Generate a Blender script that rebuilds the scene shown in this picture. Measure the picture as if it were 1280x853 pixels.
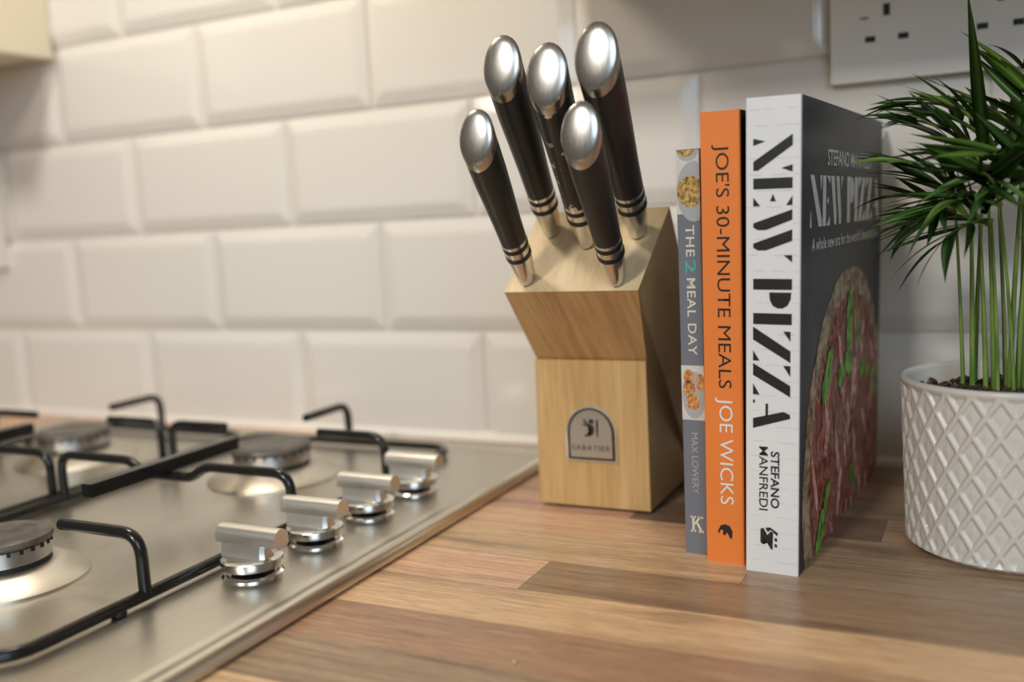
import bpy, bmesh, math, random
from mathutils import Vector, Matrix, Euler
random.seed(7)
for o in list(bpy.data.objects): bpy.data.objects.remove(o)
scene = bpy.context.scene
COL = scene.collection
PI = math.pi

# ------------------------------------------------------------------ camera
def cam_axes(yaw, pitch, roll):
    ca, sa, cb, sb = math.cos(yaw), math.sin(yaw), math.cos(pitch), math.sin(pitch)
    fwd = Vector((sa*cb, ca*cb, sb)); right = Vector((ca, -sa, 0)); up = right.cross(fwd)
    cc, sc = math.cos(roll), math.sin(roll)
    return cc*right + sc*up, -sc*right + cc*up, fwd
cr, cu, cf = cam_axes(-0.45969186, -0.12537606, -0.0515659)
camd = bpy.data.cameras.new('camera'); cam = bpy.data.objects.new('camera', camd); COL.objects.link(cam)
M = Matrix.Identity(4)
for i in range(3):
    M[i][0], M[i][1], M[i][2] = cr[i], cu[i], -cf[i]
M[0][3], M[1][3], M[2][3] = 0.90815515, -0.76366538, 0.19640139
cam.matrix_world = M
camd.sensor_fit = 'HORIZONTAL'; camd.sensor_width = 36.0; camd.lens = 1216.7986/1280*36.0
camd.clip_start = 0.01
camd.dof.use_dof = True; camd.dof.focus_distance = 0.54; camd.dof.aperture_fstop = 3.2
scene.camera = cam

# ------------------------------------------------------------------ world, lights, exposure
world = bpy.data.worlds.new('room_light'); scene.world = world; world.use_nodes = True
bg = world.node_tree.nodes['Background']
bg.inputs[0].default_value = (1.0, 0.93, 0.82, 1); bg.inputs[1].default_value = 0.145
def area(name, loc, target, size, power, color, sy=None, spread=PI):
    l = bpy.data.lights.new(name, 'AREA'); l.energy = power; l.color = color; l.size = size; l.spread = spread
    if sy: l.shape = 'RECTANGLE'; l.size_y = sy
    o = bpy.data.objects.new(name, l); COL.objects.link(o); o.location = loc
    o.rotation_euler = (Vector(target)-Vector(loc)).to_track_quat('-Z', 'Y').to_euler()
    return o
area('ceiling_light', (0.38, -2.65, 1.48), (0.45, 0, 0.1), 0.26, 34, (1.0, 0.95, 0.87))
area('window_light', (1.85, -2.05, 0.95), (0.80, -0.2, 0.1), 1.1, 16, (0.66, 0.83, 1.0), 0.9)
area('hood_lamp', (0.32, -0.32, 0.70), (0.30, -0.26, 0.0), 0.12, 1.9, (1.0, 0.86, 0.68))
scene.view_settings.view_transform = 'Standard'; scene.view_settings.look = 'None'
scene.view_settings.gamma = 1.0; scene.view_settings.use_curve_mapping = False
scene.view_settings.exposure = 0.0

# ------------------------------------------------------------------ material helpers
def mat(name, color, rough=0.5, metal=0.0, spec=0.5, coat=0.0):
    m = bpy.data.materials.new(name); m.use_nodes = True
    b = m.node_tree.nodes['Principled BSDF']
    b.inputs['Base Color'].default_value = (*color, 1); b.inputs['Roughness'].default_value = rough
    b.inputs['Metallic'].default_value = metal; b.inputs['Specular IOR Level'].default_value = spec
    b.inputs['Coat Weight'].default_value = coat
    return m
def nd(m, t, **kw):
    n = m.node_tree.nodes.new(t)
    for k, v in kw.items(): setattr(n, k, v)
    return n
def lk(m, a, b): m.node_tree.links.new(a, b)
def bsdf(m): return m.node_tree.nodes['Principled BSDF']
def coords(m, scale=(1,1,1), kind='Object', loc=(0,0,0), rot=(0,0,0)):
    tc = nd(m, 'ShaderNodeTexCoord'); mp = nd(m, 'ShaderNodeMapping')
    mp.inputs['Scale'].default_value = scale; mp.inputs['Location'].default_value = loc; mp.inputs['Rotation'].default_value = rot
    lk(m, tc.outputs[kind], mp.inputs['Vector']); return mp.outputs['Vector']
def noise(m, vec, scale=5, detail=4, rough=0.5, dist=0.0):
    n = nd(m, 'ShaderNodeTexNoise'); n.inputs['Scale'].default_value = scale; n.inputs['Detail'].default_value = detail
    n.inputs['Roughness'].default_value = rough; n.inputs['Distortion'].default_value = dist
    if vec is not None: lk(m, vec, n.inputs['Vector'])
    return n.outputs['Fac']
def ramp(m, fac, stops, interp='LINEAR'):
    r = nd(m, 'ShaderNodeValToRGB'); r.color_ramp.interpolation = interp
    el = r.color_ramp.elements
    while len(el) < len(stops): el.new(0.5)
    for e, (p, c) in zip(el, stops): e.position = p; e.color = (*c, 1) if len(c) == 3 else c
    lk(m, fac, r.inputs['Fac']); return r.outputs['Color']
def mix(m, fac, a, b, mode='MIX'):
    n = nd(m, 'ShaderNodeMix', data_type='RGBA', blend_type=mode)
    for i, v in ((0, fac), (6, a), (7, b)):
        if isinstance(v, (int, float)): n.inputs[i].default_value = v
        elif isinstance(v, tuple): n.inputs[i].default_value = (*v, 1)
        else: lk(m, v, n.inputs[i])
    return n.outputs[2]
def bump(m, h, strength=0.2, dist=0.001):
    b = nd(m, 'ShaderNodeBump'); b.inputs['Strength'].default_value = strength; b.inputs['Distance'].default_value = dist
    lk(m, h, b.inputs['Height']); lk(m, b.outputs['Normal'], bsdf(m).inputs['Normal'])
def setc(m, c): lk(m, c, bsdf(m).inputs['Base Color'])

# ------------------------------------------------------------------ object helpers
def link(name, me, m=None, parent=None, smooth=False):
    o = bpy.data.objects.new(name, me); COL.objects.link(o)
    if m is not None and not me.materials: me.materials.append(m)
    if smooth:
        for p in me.polygons: p.use_smooth = True
    if parent: o.parent = parent
    return o
def from_bm(name, bm, m=None, parent=None, smooth=False, bevel=0.0, seg=2, recalc=True):
    if bevel:
        es = [e for e in bm.edges if len(e.link_faces) == 2 and e.calc_face_angle(0) > 0.5]
        bmesh.ops.bevel(bm, geom=es, offset=bevel, segments=seg, affect='EDGES', profile=0.5, clamp_overlap=True)
    if recalc: bmesh.ops.recalc_face_normals(bm, faces=bm.faces)
    me = bpy.data.meshes.new(name); bm.to_mesh(me); bm.free()
    o = link(name, me, m, parent)
    if smooth:
        for p in me.polygons: p.use_smooth = True
        me.set_sharp_from_angle(angle=math.radians(smooth if smooth > 1 else 35))
    return o
def tag(o, label, cat, group=None):
    o['label'] = label; o['category'] = cat
    if group: o['group'] = group
    return o
def struct(o, label=None):
    o['kind'] = 'structure'
    if label: o['label'] = label
    return o
def thing(name, label, cat, loc=(0,0,0), rot=(0,0,0), group=None):
    o = bpy.data.objects.new(name, None); COL.objects.link(o); o.empty_display_size = 0.02
    o.location = loc; o.rotation_euler = rot
    return tag(o, label, cat, group)
def add_box(bm, x0, x1, y0, y1, z0, z1):
    v = [bm.verts.new(p) for p in ((x0,y0,z0),(x1,y0,z0),(x1,y1,z0),(x0,y1,z0),(x0,y0,z1),(x1,y0,z1),(x1,y1,z1),(x0,y1,z1))]
    for f in ((3,2,1,0),(4,5,6,7),(0,1,5,4),(1,2,6,5),(2,3,7,6),(3,0,4,7)): bm.faces.new([v[i] for i in f])
    return v
def box(name, b, m, parent=None, bevel=0.0, seg=2, smooth=False):
    bm = bmesh.new(); add_box(bm, *b); return from_bm(name, bm, m, parent, smooth, bevel, seg)
def loft(bm, rings, cap0=True, cap1=True, closed=True):
    vr = [[bm.verts.new(p) for p in r] for r in rings]
    n = len(rings[0])
    for a, b in zip(vr[:-1], vr[1:]):
        for i in range(n if closed else n-1):
            j = (i+1) % n; bm.faces.new((a[i], a[j], b[j], b[i]))
    if cap0: bm.faces.new(list(reversed(vr[0])))
    if cap1: bm.faces.new(vr[-1])
    return vr
def lathe(bm, prof, n=48, c=(0,0,0), cap0=True, cap1=True):
    rings = [[(c[0]+r*math.cos(2*PI*i/n), c[1]+r*math.sin(2*PI*i/n), c[2]+z) for i in range(n)] for r, z in prof]
    return loft(bm, rings, cap0, cap1)
def prism(bm, poly, f0, f1):
    """poly: list of 2-D points; f0 / f1 map (a,b) to the two end 3-D positions"""
    loft(bm, [[f0(a, b) for a, b in poly], [f1(a, b) for a, b in poly]])
def rounded_path(pts, r, n=6):
    pts = [Vector(p) for p in pts]; out = [pts[0]]
    for a, b, c in zip(pts[:-2], pts[1:-1], pts[2:]):
        d0, d1 = (a-b), (c-b); rr = min(r, d0.length*0.49, d1.length*0.49)
        p0, p1 = b + d0.normalized()*rr, b + d1.normalized()*rr
        for k in range(n+1):
            t = k/n; out.append(p0*(1-t)**2 + b*2*t*(1-t) + p1*t*t)
    out.append(pts[-1]); return out
def tube(bm, path, rad, n=12, closed=False, flat=1.0):
    path = [Vector(p) for p in path]; m = len(path); rings = []
    prev = None
    for i, p in enumerate(path):
        if closed: t = path[(i+1) % m]-path[i-1]
        else: t = path[min(i+1, m-1)]-path[max(i-1, 0)]
        t.normalize()
        if prev is None:
            u = t.orthogonal().normalized()
            if abs(t.z) < 0.9: u = Vector((0,0,1)).cross(t).normalized()
        else: u = (prev - t*prev.dot(t)).normalized()
        prev = u; w = t.cross(u)
        rr = rad(i/(m-1)) if callable(rad) else rad
        rings.append([p + u*rr*math.cos(2*PI*k/n)*flat + w*rr*math.sin(2*PI*k/n) for k in range(n)])
    if closed:
        vr = [[bm.verts.new(p) for p in r] for r in rings]
        for i in range(m):
            a, b = vr[i], vr[(i+1) % m]
            for k in range(n): bm.faces.new((a[k], a[(k+1) % n], b[(k+1) % n], b[k]))
    else: loft(bm, rings)
def poly_plate(name, polys, place, m, parent, h=0.00015):
    """flat printed shapes: polys are lists of (u,v); place(u,v,w) gives the position, w = height above the surface"""
    bm = bmesh.new()
    for k, poly in enumerate(polys):
        prism(bm, poly, lambda a, b: place(a, b, 0.0), lambda a, b: place(a, b, h))
    bmesh.ops.triangulate(bm, faces=[f for f in bm.faces if len(f.verts) > 4])
    return from_bm(name, bm, m, parent)
def text_plate(name, txt, place, m, parent, u0, u1, v0, v1, bold=0.0, h=0.00015, spacing=1.0, keep=False):
    cu_ = bpy.data.curves.new(name, 'FONT'); cu_.body = txt; cu_.offset = bold; cu_.extrude = 0.0; cu_.space_character = spacing
    cu_.resolution_u = 4
    o = bpy.data.objects.new(name, cu_); COL.objects.link(o)
    dg = bpy.context.evaluated_depsgraph_get(); dg.update()
    me = bpy.data.meshes.new_from_object(o.evaluated_get(dg))
    bpy.data.objects.remove(o); bpy.data.curves.remove(cu_)
    xs = [v.co.x for v in me.vertices]; ys = [v.co.y for v in me.vertices]
    ax, bx_, ay, by = min(xs), max(xs), min(ys), max(ys)
    for v in me.vertices:
        v.co = Vector(place(u0+(v.co.x-ax)/(bx_-ax)*(u1-u0), v0+(v.co.y-ay)/(by-ay)*(v1-v0), h))
    me.name = name; me.materials.clear()
    return link(name, me, m, parent)

# ------------------------------------------------------------------ materials
m_tile = mat('glazed_tile', (0.74, 0.71, 0.66), 0.12, 0, 0.5)
v = coords(m_tile, (1,1,1)); bump(m_tile, noise(m_tile, v, 14, 2), 0.12, 0.002)
m_grout = mat('grout', (0.70, 0.66, 0.58), 0.85)
m_seal = mat('sealant', (0.86, 0.82, 0.76), 0.35)
m_cream = mat('cream_cabinet', (0.82, 0.74, 0.58), 0.35)
m_white = mat('white_plastic', (0.80, 0.77, 0.72), 0.3)
m_dark = mat('dark_slot', (0.015, 0.013, 0.012), 0.6)
m_red = mat('red_mark', (0.35, 0.10, 0.07), 0.5)

def steel(name, col, rough, aniso_scale=(1,60,60), amount=0.12, streak=0.25):
    m = mat(name, col, rough, 1.0)
    v = coords(m, aniso_scale); n = noise(m, v, 18, 5, 0.6)
    setc(m, ramp(m, n, [(0.3, tuple(c*(1-streak) for c in col)), (0.7, tuple(min(1, c*(1+streak*0.4)) for c in col))]))
    mr = nd(m, 'ShaderNodeMapRange'); mr.inputs['To Min'].default_value = rough-amount*0.5; mr.inputs['To Max'].default_value = rough+amount
    lk(m, n, mr.inputs['Value']); lk(m, mr.outputs[0], bsdf(m).inputs['Roughness'])
    return m
m_hob = steel('brushed_hob_steel', (0.72, 0.68, 0.60), 0.30, (60, 2, 60), 0.10, 0.10)
m_knob = steel('knob_metal', (0.80, 0.78, 0.74), 0.36, (3, 90, 90), 0.06, 0.04)
m_skirt = mat('burner_skirt_steel', (0.72, 0.68, 0.60), 0.42, 1.0)
m_chrome = mat('chrome', (0.74, 0.73, 0.71), 0.2, 1.0)
m_cap = steel('knife_cap_steel', (0.54, 0.52, 0.49), 0.27, (120, 6, 6), 0.06, 0.10)
m_bolster = mat('bolster_steel', (0.66, 0.63, 0.60), 0.24, 1.0)
m_alu = mat('burner_aluminium', (0.62, 0.60, 0.57), 0.35, 1.0)
m_enamel = mat('black_enamel', (0.012, 0.012, 0.011), 0.22, 0, 0.5)
m_bcap = mat('burner_cap_enamel', (0.10, 0.088, 0.075), 0.38, 0, 0.5)
v = coords(m_bcap, (1,1,1)); setc(m_bcap, ramp(m_bcap, noise(m_bcap, v, 70, 5), [(0.35, (0.06,0.052,0.045)), (0.7, (0.17,0.15,0.13))]))
m_black = mat('black_handle', (0.022, 0.021, 0.020), 0.42, 0, 0.5)
m_band = mat('black_band', (0.01, 0.01, 0.01), 0.5)
m_chip = mat('chipped_handle', (0.02, 0.02, 0.02), 0.4)
v = coords(m_chip, (1,1,1)); nn = noise(m_chip, v, 75, 3, 0.6)
fac = ramp(m_chip, nn, [(0.60, (0,0,0)), (0.63, (1,1,1))])
setc(m_chip, mix(m_chip, fac, (0.02,0.02,0.02), (0.6,0.57,0.54))); lk(m_chip, fac, bsdf(m_chip).inputs['Metallic'])

# worktop wood: grain along x, tone from the plank's own object colour
m_wood = mat('laminate_wood', (0.5, 0.3, 0.2), 0.34, 0, 0.45)
oi = nd(m_wood, 'ShaderNodeObjectInfo')
tc = nd(m_wood, 'ShaderNodeTexCoord'); mp = nd(m_wood, 'ShaderNodeMapping')
va = nd(m_wood, 'ShaderNodeVectorMath', operation='ADD'); cx = nd(m_wood, 'ShaderNodeCombineXYZ')
mu = nd(m_wood, 'ShaderNodeMath', operation='MULTIPLY'); mu.inputs[1].default_value = 37.0
lk(m_wood, oi.outputs['Random'], mu.inputs[0]); lk(m_wood, mu.outputs[0], cx.inputs['X']); lk(m_wood, mu.outputs[0], cx.inputs['Z'])
lk(m_wood, tc.outputs['Object'], va.inputs[0]); lk(m_wood, cx.outputs[0], va.inputs[1])
mp.inputs['Scale'].default_value = (2.2, 34, 34); lk(m_wood, va.outputs[0], mp.inputs['Vector'])
n1 = noise(m_wood, mp.outputs[0], 2.2, 8, 0.62, 0.6)
mp2 = nd(m_wood, 'ShaderNodeMapping'); mp2.inputs['Scale'].default_value = (7, 300, 300); lk(m_wood, va.outputs[0], mp2.inputs['Vector'])
n2 = noise(m_wood, mp2.outputs[0], 2.5, 4, 0.6)
g1 = ramp(m_wood, n1, [(0.30, (0.55,0.50,0.48)), (0.45, (0.95,0.95,0.94)), (0.58, (1.08,1.07,1.05)), (0.72, (0.72,0.68,0.66))])
mp3 = nd(m_wood, 'ShaderNodeMapping'); mp3.inputs['Scale'].default_value = (45, 1100, 1100); lk(m_wood, va.outputs[0], mp3.inputs['Vector'])
n3 = noise(m_wood, mp3.outputs[0], 2.0, 2, 0.5)
g3 = ramp(m_wood, n3, [(0.36, (0.74,0.71,0.69)), (0.5, (1.0,1.0,1.0)), (0.66, (1.06,1.06,1.06))])
g2 = ramp(m_wood, n2, [(0.30, (0.70,0.68,0.66)), (0.62, (1.06,1.06,1.06))])
setc(m_wood, mix(m_wood, 1.0, mix(m_wood, 1.0, mix(m_wood, 1.0, oi.outputs['Color'], g1, 'MULTIPLY'), g2, 'MULTIPLY'), g3, 'MULTIPLY'))
bump(m_wood, n2, 0.05, 0.0004)
m_wbase = mat('worktop_core', (0.16, 0.10, 0.065), 0.6)

# knife-block wood: grain along local direction
def block_wood(name, c0, c1, c2, rot):
    m = mat(name, c1, 0.42, 0, 0.4)
    v = coords(m, (40, 3.2, 3.2), rot=rot); n = noise(m, v, 2.0, 6, 0.55, 0.8)
    v2 = coords(m, (200, 10, 10), rot=rot); n_ = noise(m, v2, 2.0, 3)
    c = ramp(m, n, [(0.28, c0), (0.5, c1), (0.72, c2)])
    setc(m, mix(m, 1.0, c, ramp(m, n_, [(0.3, (0.88,0.86,0.84)), (0.65, (1.03,1.03,1.03))]), 'MULTIPLY'))
    return m
m_bw1 = block_wood('block_front_wood', (0.50,0.30,0.115), (0.60,0.385,0.16), (0.66,0.44,0.20), (0,0,0))
m_bw2 = block_wood('block_body_wood', (0.37,0.20,0.085), (0.56,0.35,0.15), (0.64,0.42,0.20), (0,0,0))
m_endgrain = mat('block_end_grain', (0.68, 0.52, 0.30), 0.5)
v = coords(m_endgrain, (60, 14, 14)); setc(m_endgrain, ramp(m_endgrain, noise(m_endgrain, v, 3, 5, 0.6), [(0.3, (0.60,0.43,0.23)), (0.65, (0.74,0.58,0.36))]))
m_badge = mat('badge_metal', (0.55, 0.52, 0.47), 0.35, 1.0)
m_badge_dark = mat('badge_dark', (0.05, 0.045, 0.04), 0.45, 0.6)
m_badge_letter = mat('badge_letter', (0.10, 0.09, 0.08), 0.45, 0.6)

# ------------------------------------------------------------------ wall and tiles
TW, TH = 0.2015, 0.1015
Z0 = 0.0981                     # first horizontal joint above the worktop
wall = struct(box('wall_back', (-0.9, 1.7, -0.0015, 0.10, -0.1, 1.3), m_grout), 'white tiled splashback wall behind the hob and worktop')
def tile_mesh(w, h, cut=False):
    bm = bmesh.new(); b = 0.0125; th0, th1 = 0.0035, 0.0085
    rings = [[(0,-0.0012,0),(w,-0.0012,0),(w,-0.0012,h),(0,-0.0012,h)], [(0,-th0,0),(w,-th0,0),(w,-th0,h),(0,-th0,h)]]
    zb = 0.0 if cut else b
    rings.append([(b,-th1,zb),(w-b,-th1,zb),(w-b,-th1,h-b),(b,-th1,h-b)])
    loft(bm, rings, True, True)
    es = [e for e in bm.edges if all(abs(v.co.y) > th0-1e-5 for v in e.verts)]
    bmesh.ops.bevel(bm, geom=es, offset=0.0012, segments=2, affect='EDGES')
    bmesh.ops.recalc_face_normals(bm, faces=bm.faces)
    me = bpy.data.meshes.new('tile'); bm.to_mesh(me); bm.free(); me.materials.append(m_tile)
    return me
G = 0.0018
full = tile_mesh(TW-G, TH-G); cutm = tile_mesh(TW-G, Z0-0.0005-G/2, True)
for j in range(-1, 6):
    off = 0.5 if j % 2 else 0.0
    for i in range(-3, 7):
        x = (i+off)*TW + G/2
        o = link('tile', cutm if j < 0 else full, None, wall)
        o.location = (x + random.uniform(-.0003,.0003), random.uniform(0,.0004), (0.0005 if j < 0 else Z0+j*TH+G/2))
        o.rotation_euler = (random.uniform(-.003,.003), 0, random.uniform(-.002,.002))
bm = bmesh.new()
prism(bm, [(-0.0036,0.0068),(-0.0092,0.0062),(-0.0124,0.0035),(-0.013,0.0),(-0.0036,0.0)], lambda a,b: (-0.9,a,b), lambda a,b: (1.7,a,b))
struct(from_bm('trim_1', bm, m_seal, None, 40), 'white sealant bead where worktop meets tiles')

# ------------------------------------------------------------------ worktop of staves
wt = thing('worktop', 'brown wood block worktop carrying the hob, knife block and books', 'worktop', (0,0,0))
box('core', (-0.9, 1.7, -0.60, -0.0036, -0.04, -0.0022), m_wbase, wt)
LT, MT, DK, RD, GY = (0.72,0.475,0.295), (0.44,0.285,0.18), (0.225,0.145,0.095), (0.44,0.275,0.17), (0.34,0.235,0.16)
P = 0.0437
rows = {  # row index counted from the dark stave towards the viewer (+) and the wall (-)
 0: [(-0.9,-0.1,MT),(-0.1,0.26,LT),(0.26,0.683,LT),(0.683,1.18,(0.36,0.235,0.155)),(1.18,1.7,MT)],
 1: [(-0.9,0.1,MT),(0.1,1.02,LT),(1.02,1.7,RD)],
 2: [(-0.9,0.3,LT),(0.3,1.05,RD),(1.05,1.7,DK)],
 3: [(-0.9,0.0,DK),(0.0,0.585,MT),(0.585,0.93,(0.43,0.28,0.18)),(0.93,1.7,LT)],
 4: [(-0.9,0.2,LT),(0.2,0.9,LT),(0.9,1.7,MT)],
 5: [(-0.9,0.4,MT),(0.4,1.1,RD),(1.1,1.7,LT)],
 6: [(-0.9,0.25,MT),(0.25,0.8,LT),(0.8,1.7,DK)],
 -1: [(-0.9,-0.05,LT),(-0.05,0.18,LT),(0.18,0.792,(0.62,0.41,0.255)),(0.792,1.25,(0.40,0.265,0.175)),(1.25,1.7,LT)],
 -2: [(-0.9,0.1,LT),(0.1,0.785,(0.66,0.44,0.275)),(0.785,1.1,(0.40,0.27,0.18)),(1.1,1.7,MT)],
 -3: [(-0.9,0.0,LT),(0.0,0.70,(0.52,0.34,0.22)),(0.70,0.853,DK),(0.853,1.3,MT),(1.3,1.7,LT)],
 -4: [(-0.9,0.05,LT),(0.05,0.7,MT),(0.7,1.15,GY),(1.15,1.7,DK)],
 -5: [(-0.9,-0.02,LT),(-0.02,0.55,LT),(0.55,0.95,MT),(0.95,1.7,DK)],
 -6: [(-0.9,-0.1,MT),(-0.1,0.35,LT),(0.35,0.9,GY),(0.9,1.7,MT)],
}
for k, segs in rows.items():
    y1 = -0.2740 - k*P; y0 = y1 - P
    y0 = max(y0, -0.60); y1 = min(y1, -0.0036)
    for x0, x1, c in segs:
        o = box('plank', (0.0001, x1-x0-0.0001, 0.0001, y1-y0-0.0001, -0.0022, 0.0), m_wood, wt)
        o.location = (x0, y0, 0); o.color = (*[min(0.95, q*1.10*random.uniform(.95,1.05)) for q in c], 1)

# ------------------------------------------------------------------ cabinets on the wall
def cabinet(name, label, x0, x1, y1, z0, z1, side):
    t = thing(name, label, 'cabinet', ((x0+x1)/2, -0.0095, z0), group='cream wall cabinets')
    w = x1-x0
    box('carcass', (-w/2, w/2, -y1+0.022, 0.0, 0.0, z1-z0), m_cream, t, 0.001)
    d = box('door', (-w/2, w/2, -y1, -y1+0.020, -0.002, z1-z0), m_cream, t, 0.002)
    box('handle', (side*w/2-side*0.05-0.006, side*w/2-side*0.05+0.006, -y1-0.025, -y1, 0.05, 0.17), m_chrome, d, 0.003)
    return t
cabinet('wall_cabinet', 'cream wall cabinet corner at the upper left, above the hob', -0.60, 0.003, 0.30, 0.3912, 1.10, 1)
cabinet('wall_cabinet', 'cream wall cabinet above the books and plant', 0.60, 1.20, 0.30, 0.41, 1.10, -1)

# ------------------------------------------------------------------ sockets
def socket(label, xc, zc):
    t = thing('wall_socket', label, 'socket', (xc, -0.0082, zc), group='wall sockets')
    box('faceplate', (-0.073, 0.073, -0.0095, 0.0, -0.043, 0.043), m_white, t, 0.0025, 3, 40)
    for s in (-1, 1):
        c = s*0.0355
        box('earth_slot', (c-0.0022, c+0.0022, -0.0098, -0.0090, 0.0005, 0.0085), m_dark, t)
        for q in (-1, 1):
            box('pin_slot', (c+q*0.0108-0.0034, c+q*0.0108+0.0034, -0.0098, -0.0090, -0.0165, -0.0125), m_dark, t)
        w = box('rocker_switch', (s*0.0125-0.0055, s*0.0125+0.0055, -0.0125, -0.0094, 0.014, 0.032), m_white, t, 0.001)
        box('indicator', (s*0.0125-0.002, s*0.0125+0.002, -0.0127, -0.0124, 0.028, 0.030), m_red, w)
    box('maker_mark', (-0.0530,-0.0475,-0.0097,-0.0094,-0.0005,0.0010), m_red, t)
    return t
socket('white double wall socket behind the plant', 0.8775, 0.3225)
socket('white wall socket at the left edge, below the cream cabinet', -0.177, 0.2125)

# ------------------------------------------------------------------ hob
HX0, HX1, HY0, HY1 = 0.016, 0.596, -0.556, -0.052
hob = thing('gas_hob', 'stainless steel gas hob with four burners set in the worktop', 'hob', ((HX0+HX1)/2, (HY0+HY1)/2, 0.0002))
hc = Vector(((HX0+HX1)/2, (HY0+HY1)/2, 0.0))
def rr_ring(off, z, rad=0.012, n=6):
    x0, x1, y0, y1 = HX0+off-hc.x, HX1-off-hc.x, HY0+off-hc.y, HY1-off-hc.y
    r = max(rad-off*0.5, 0.004); pts = []
    for cx_, cy_, a0 in ((x1-r,y1-r,0),(x0+r,y1-r,PI/2),(x0+r,y0+r,PI),(x1-r,y0+r,1.5*PI)):
        for k in range(n+1):
            a = a0+PI/2*k/n; pts.append((cx_+r*math.cos(a), cy_+r*math.sin(a), z))
    return pts
bm = bmesh.new()
prof = [(0.0015,0.0),(0.0,0.0015),(0.0002,0.0048),(0.0018,0.0074),(0.0042,0.0086),(0.0070,0.0088),(0.0092,0.0080),(0.0135,0.0056),(0.0165,0.0050),(0.0185,0.0052),(0.0200,0.0056),(0.022,0.0057)]
loft(bm, [rr_ring(o_, z) for o_, z in prof])
from_bm('panel', bm, m_hob, hob, 40)
PZ = 0.0057
def burner(cx_, cy_, r, s):
    b = bmesh.new()
    lathe(b, [(s,0.0),(s,0.0012),(s-0.002,0.0028),(r+0.006,0.0088),(r+0.002,0.0100),(r-0.004,0.0098)], 56)
    sk = from_bm('burner', b, m_skirt, hob, 30); sk.location = (cx_-hc.x, cy_-hc.y, PZ)
    b = bmesh.new(); lathe(b, [(r-0.0015,0.0095),(r-0.0015,0.0128)], 40); from_bm('shadow_gap_ring', b, m_dark, sk)  # black ring stands in for the shadow gap between skirt and crown
    b = bmesh.new(); lathe(b, [(r-0.004,0.0126),(r-0.0012,0.0130),(r-0.0012,0.0215),(r-0.002,0.0222)], 48)
    from_bm('crown', b, m_alu, sk, 30)
    b = bmesh.new()
    for k in range(24):                       # flame slots round the crown
        a = 2*PI*k/24; ca, sa = math.cos(a), math.sin(a)
        vs = add_box(b, r-0.004, r-0.0004, -0.0009, 0.0009, 0.0196, 0.0228)
        for v_ in vs: v_.co = Vector((v_.co.x*ca-v_.co.y*sa, v_.co.x*sa+v_.co.y*ca, v_.co.z))
    from_bm('flame_slots', b, m_dark, sk)
    b = bmesh.new(); lathe(b, [(r-0.003,0.0222),(r,0.0226),(r+0.0008,0.0240),(r,0.0262),(r-0.002,0.0272),(r*0.72,0.0276),(r*0.68,0.0270),(r*0.3,0.0268)], 48)
    from_bm('cap', b, m_bcap, sk, 30)
    b = bmesh.new(); tube(b, [(r+0.0045,0,0.0095),(r+0.0045,0,0.019)], 0.0016, 8); ig = from_bm('spark_plug', b, m_white, sk, 40)
    ig.rotation_euler = (0,0,2.2)
BX = (0.187, 0.407); BYF, BYR = -0.412, -0.183
burner(BX[1], BYR, 0.0305, 0.050); burner(BX[1]-0.004, BYF, 0.0265, 0.045)
burner(BX[0], BYR, 0.0305, 0.050); burner(BX[0], BYF, 0.0365, 0.056)
# control knobs
def knob(y):
    b = bmesh.new(); lathe(b, [(0.0172,0.0),(0.0172,0.0010),(0.0158,0.0022),(0.0142,0.0020),(0.0120,0.0004)], 40)
    k = from_bm('knob', b, m_chrome, hob, 40); k.location = (0.5380-hc.x, y-hc.y, PZ)
    b = bmesh.new(); lathe(b, [(0.0118,0.0004),(0.0118,0.0010)], 32); from_bm('well', b, m_dark, k)
    b = bmesh.new(); lathe(b, [(0.0062,0.0008),(0.0062,0.0072)], 24); from_bm('stem', b, m_dark, k, 40)
    b = bmesh.new(); lathe(b, [(0.0140,0.0050),(0.0168,0.0054),(0.0172,0.0066),(0.0172,0.0100),(0.0160,0.0108)], 40); from_bm('disc', b, m_chrome, k, 40)
    b = bmesh.new()
    ring = lambda z, a0, a1, c: [(a0,-c,z),(a1-0.002,-c,z),(a1,-c+0.002,z),(a1,c-0.002,z),(a1-0.002,c,z),(a0,c,z)]
    loft(b, [ring(0.0106,-0.0166,0.0130,0.0062), ring(0.0150,-0.0172,0.0118,0.0048), ring(0.0190,-0.0178,0.0126,0.0044)])
    from_bm('grip_blade', b, m_knob, k, 40, 0.0005)
    b = bmesh.new()
    sec = [(-0.0058,0.0188),(-0.0060,0.0218)]
    for q in range(11):
        a = PI-PI*q/10; sec.append((0.0060*math.cos(a), 0.0222+0.0058*math.sin(a)))
    sec += [(0.0060,0.0218),(0.0058,0.0188),(0.0040,0.0178),(-0.0040,0.0178)]
    prism(b, sec, lambda p, z: (-0.0200,p,z), lambda p, z: (0.0222,p,z))
    from_bm('grip_bar', b, m_knob, k, 40)
for y in (-0.3585, -0.3015, -0.2440, -0.1865): knob(y)
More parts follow.
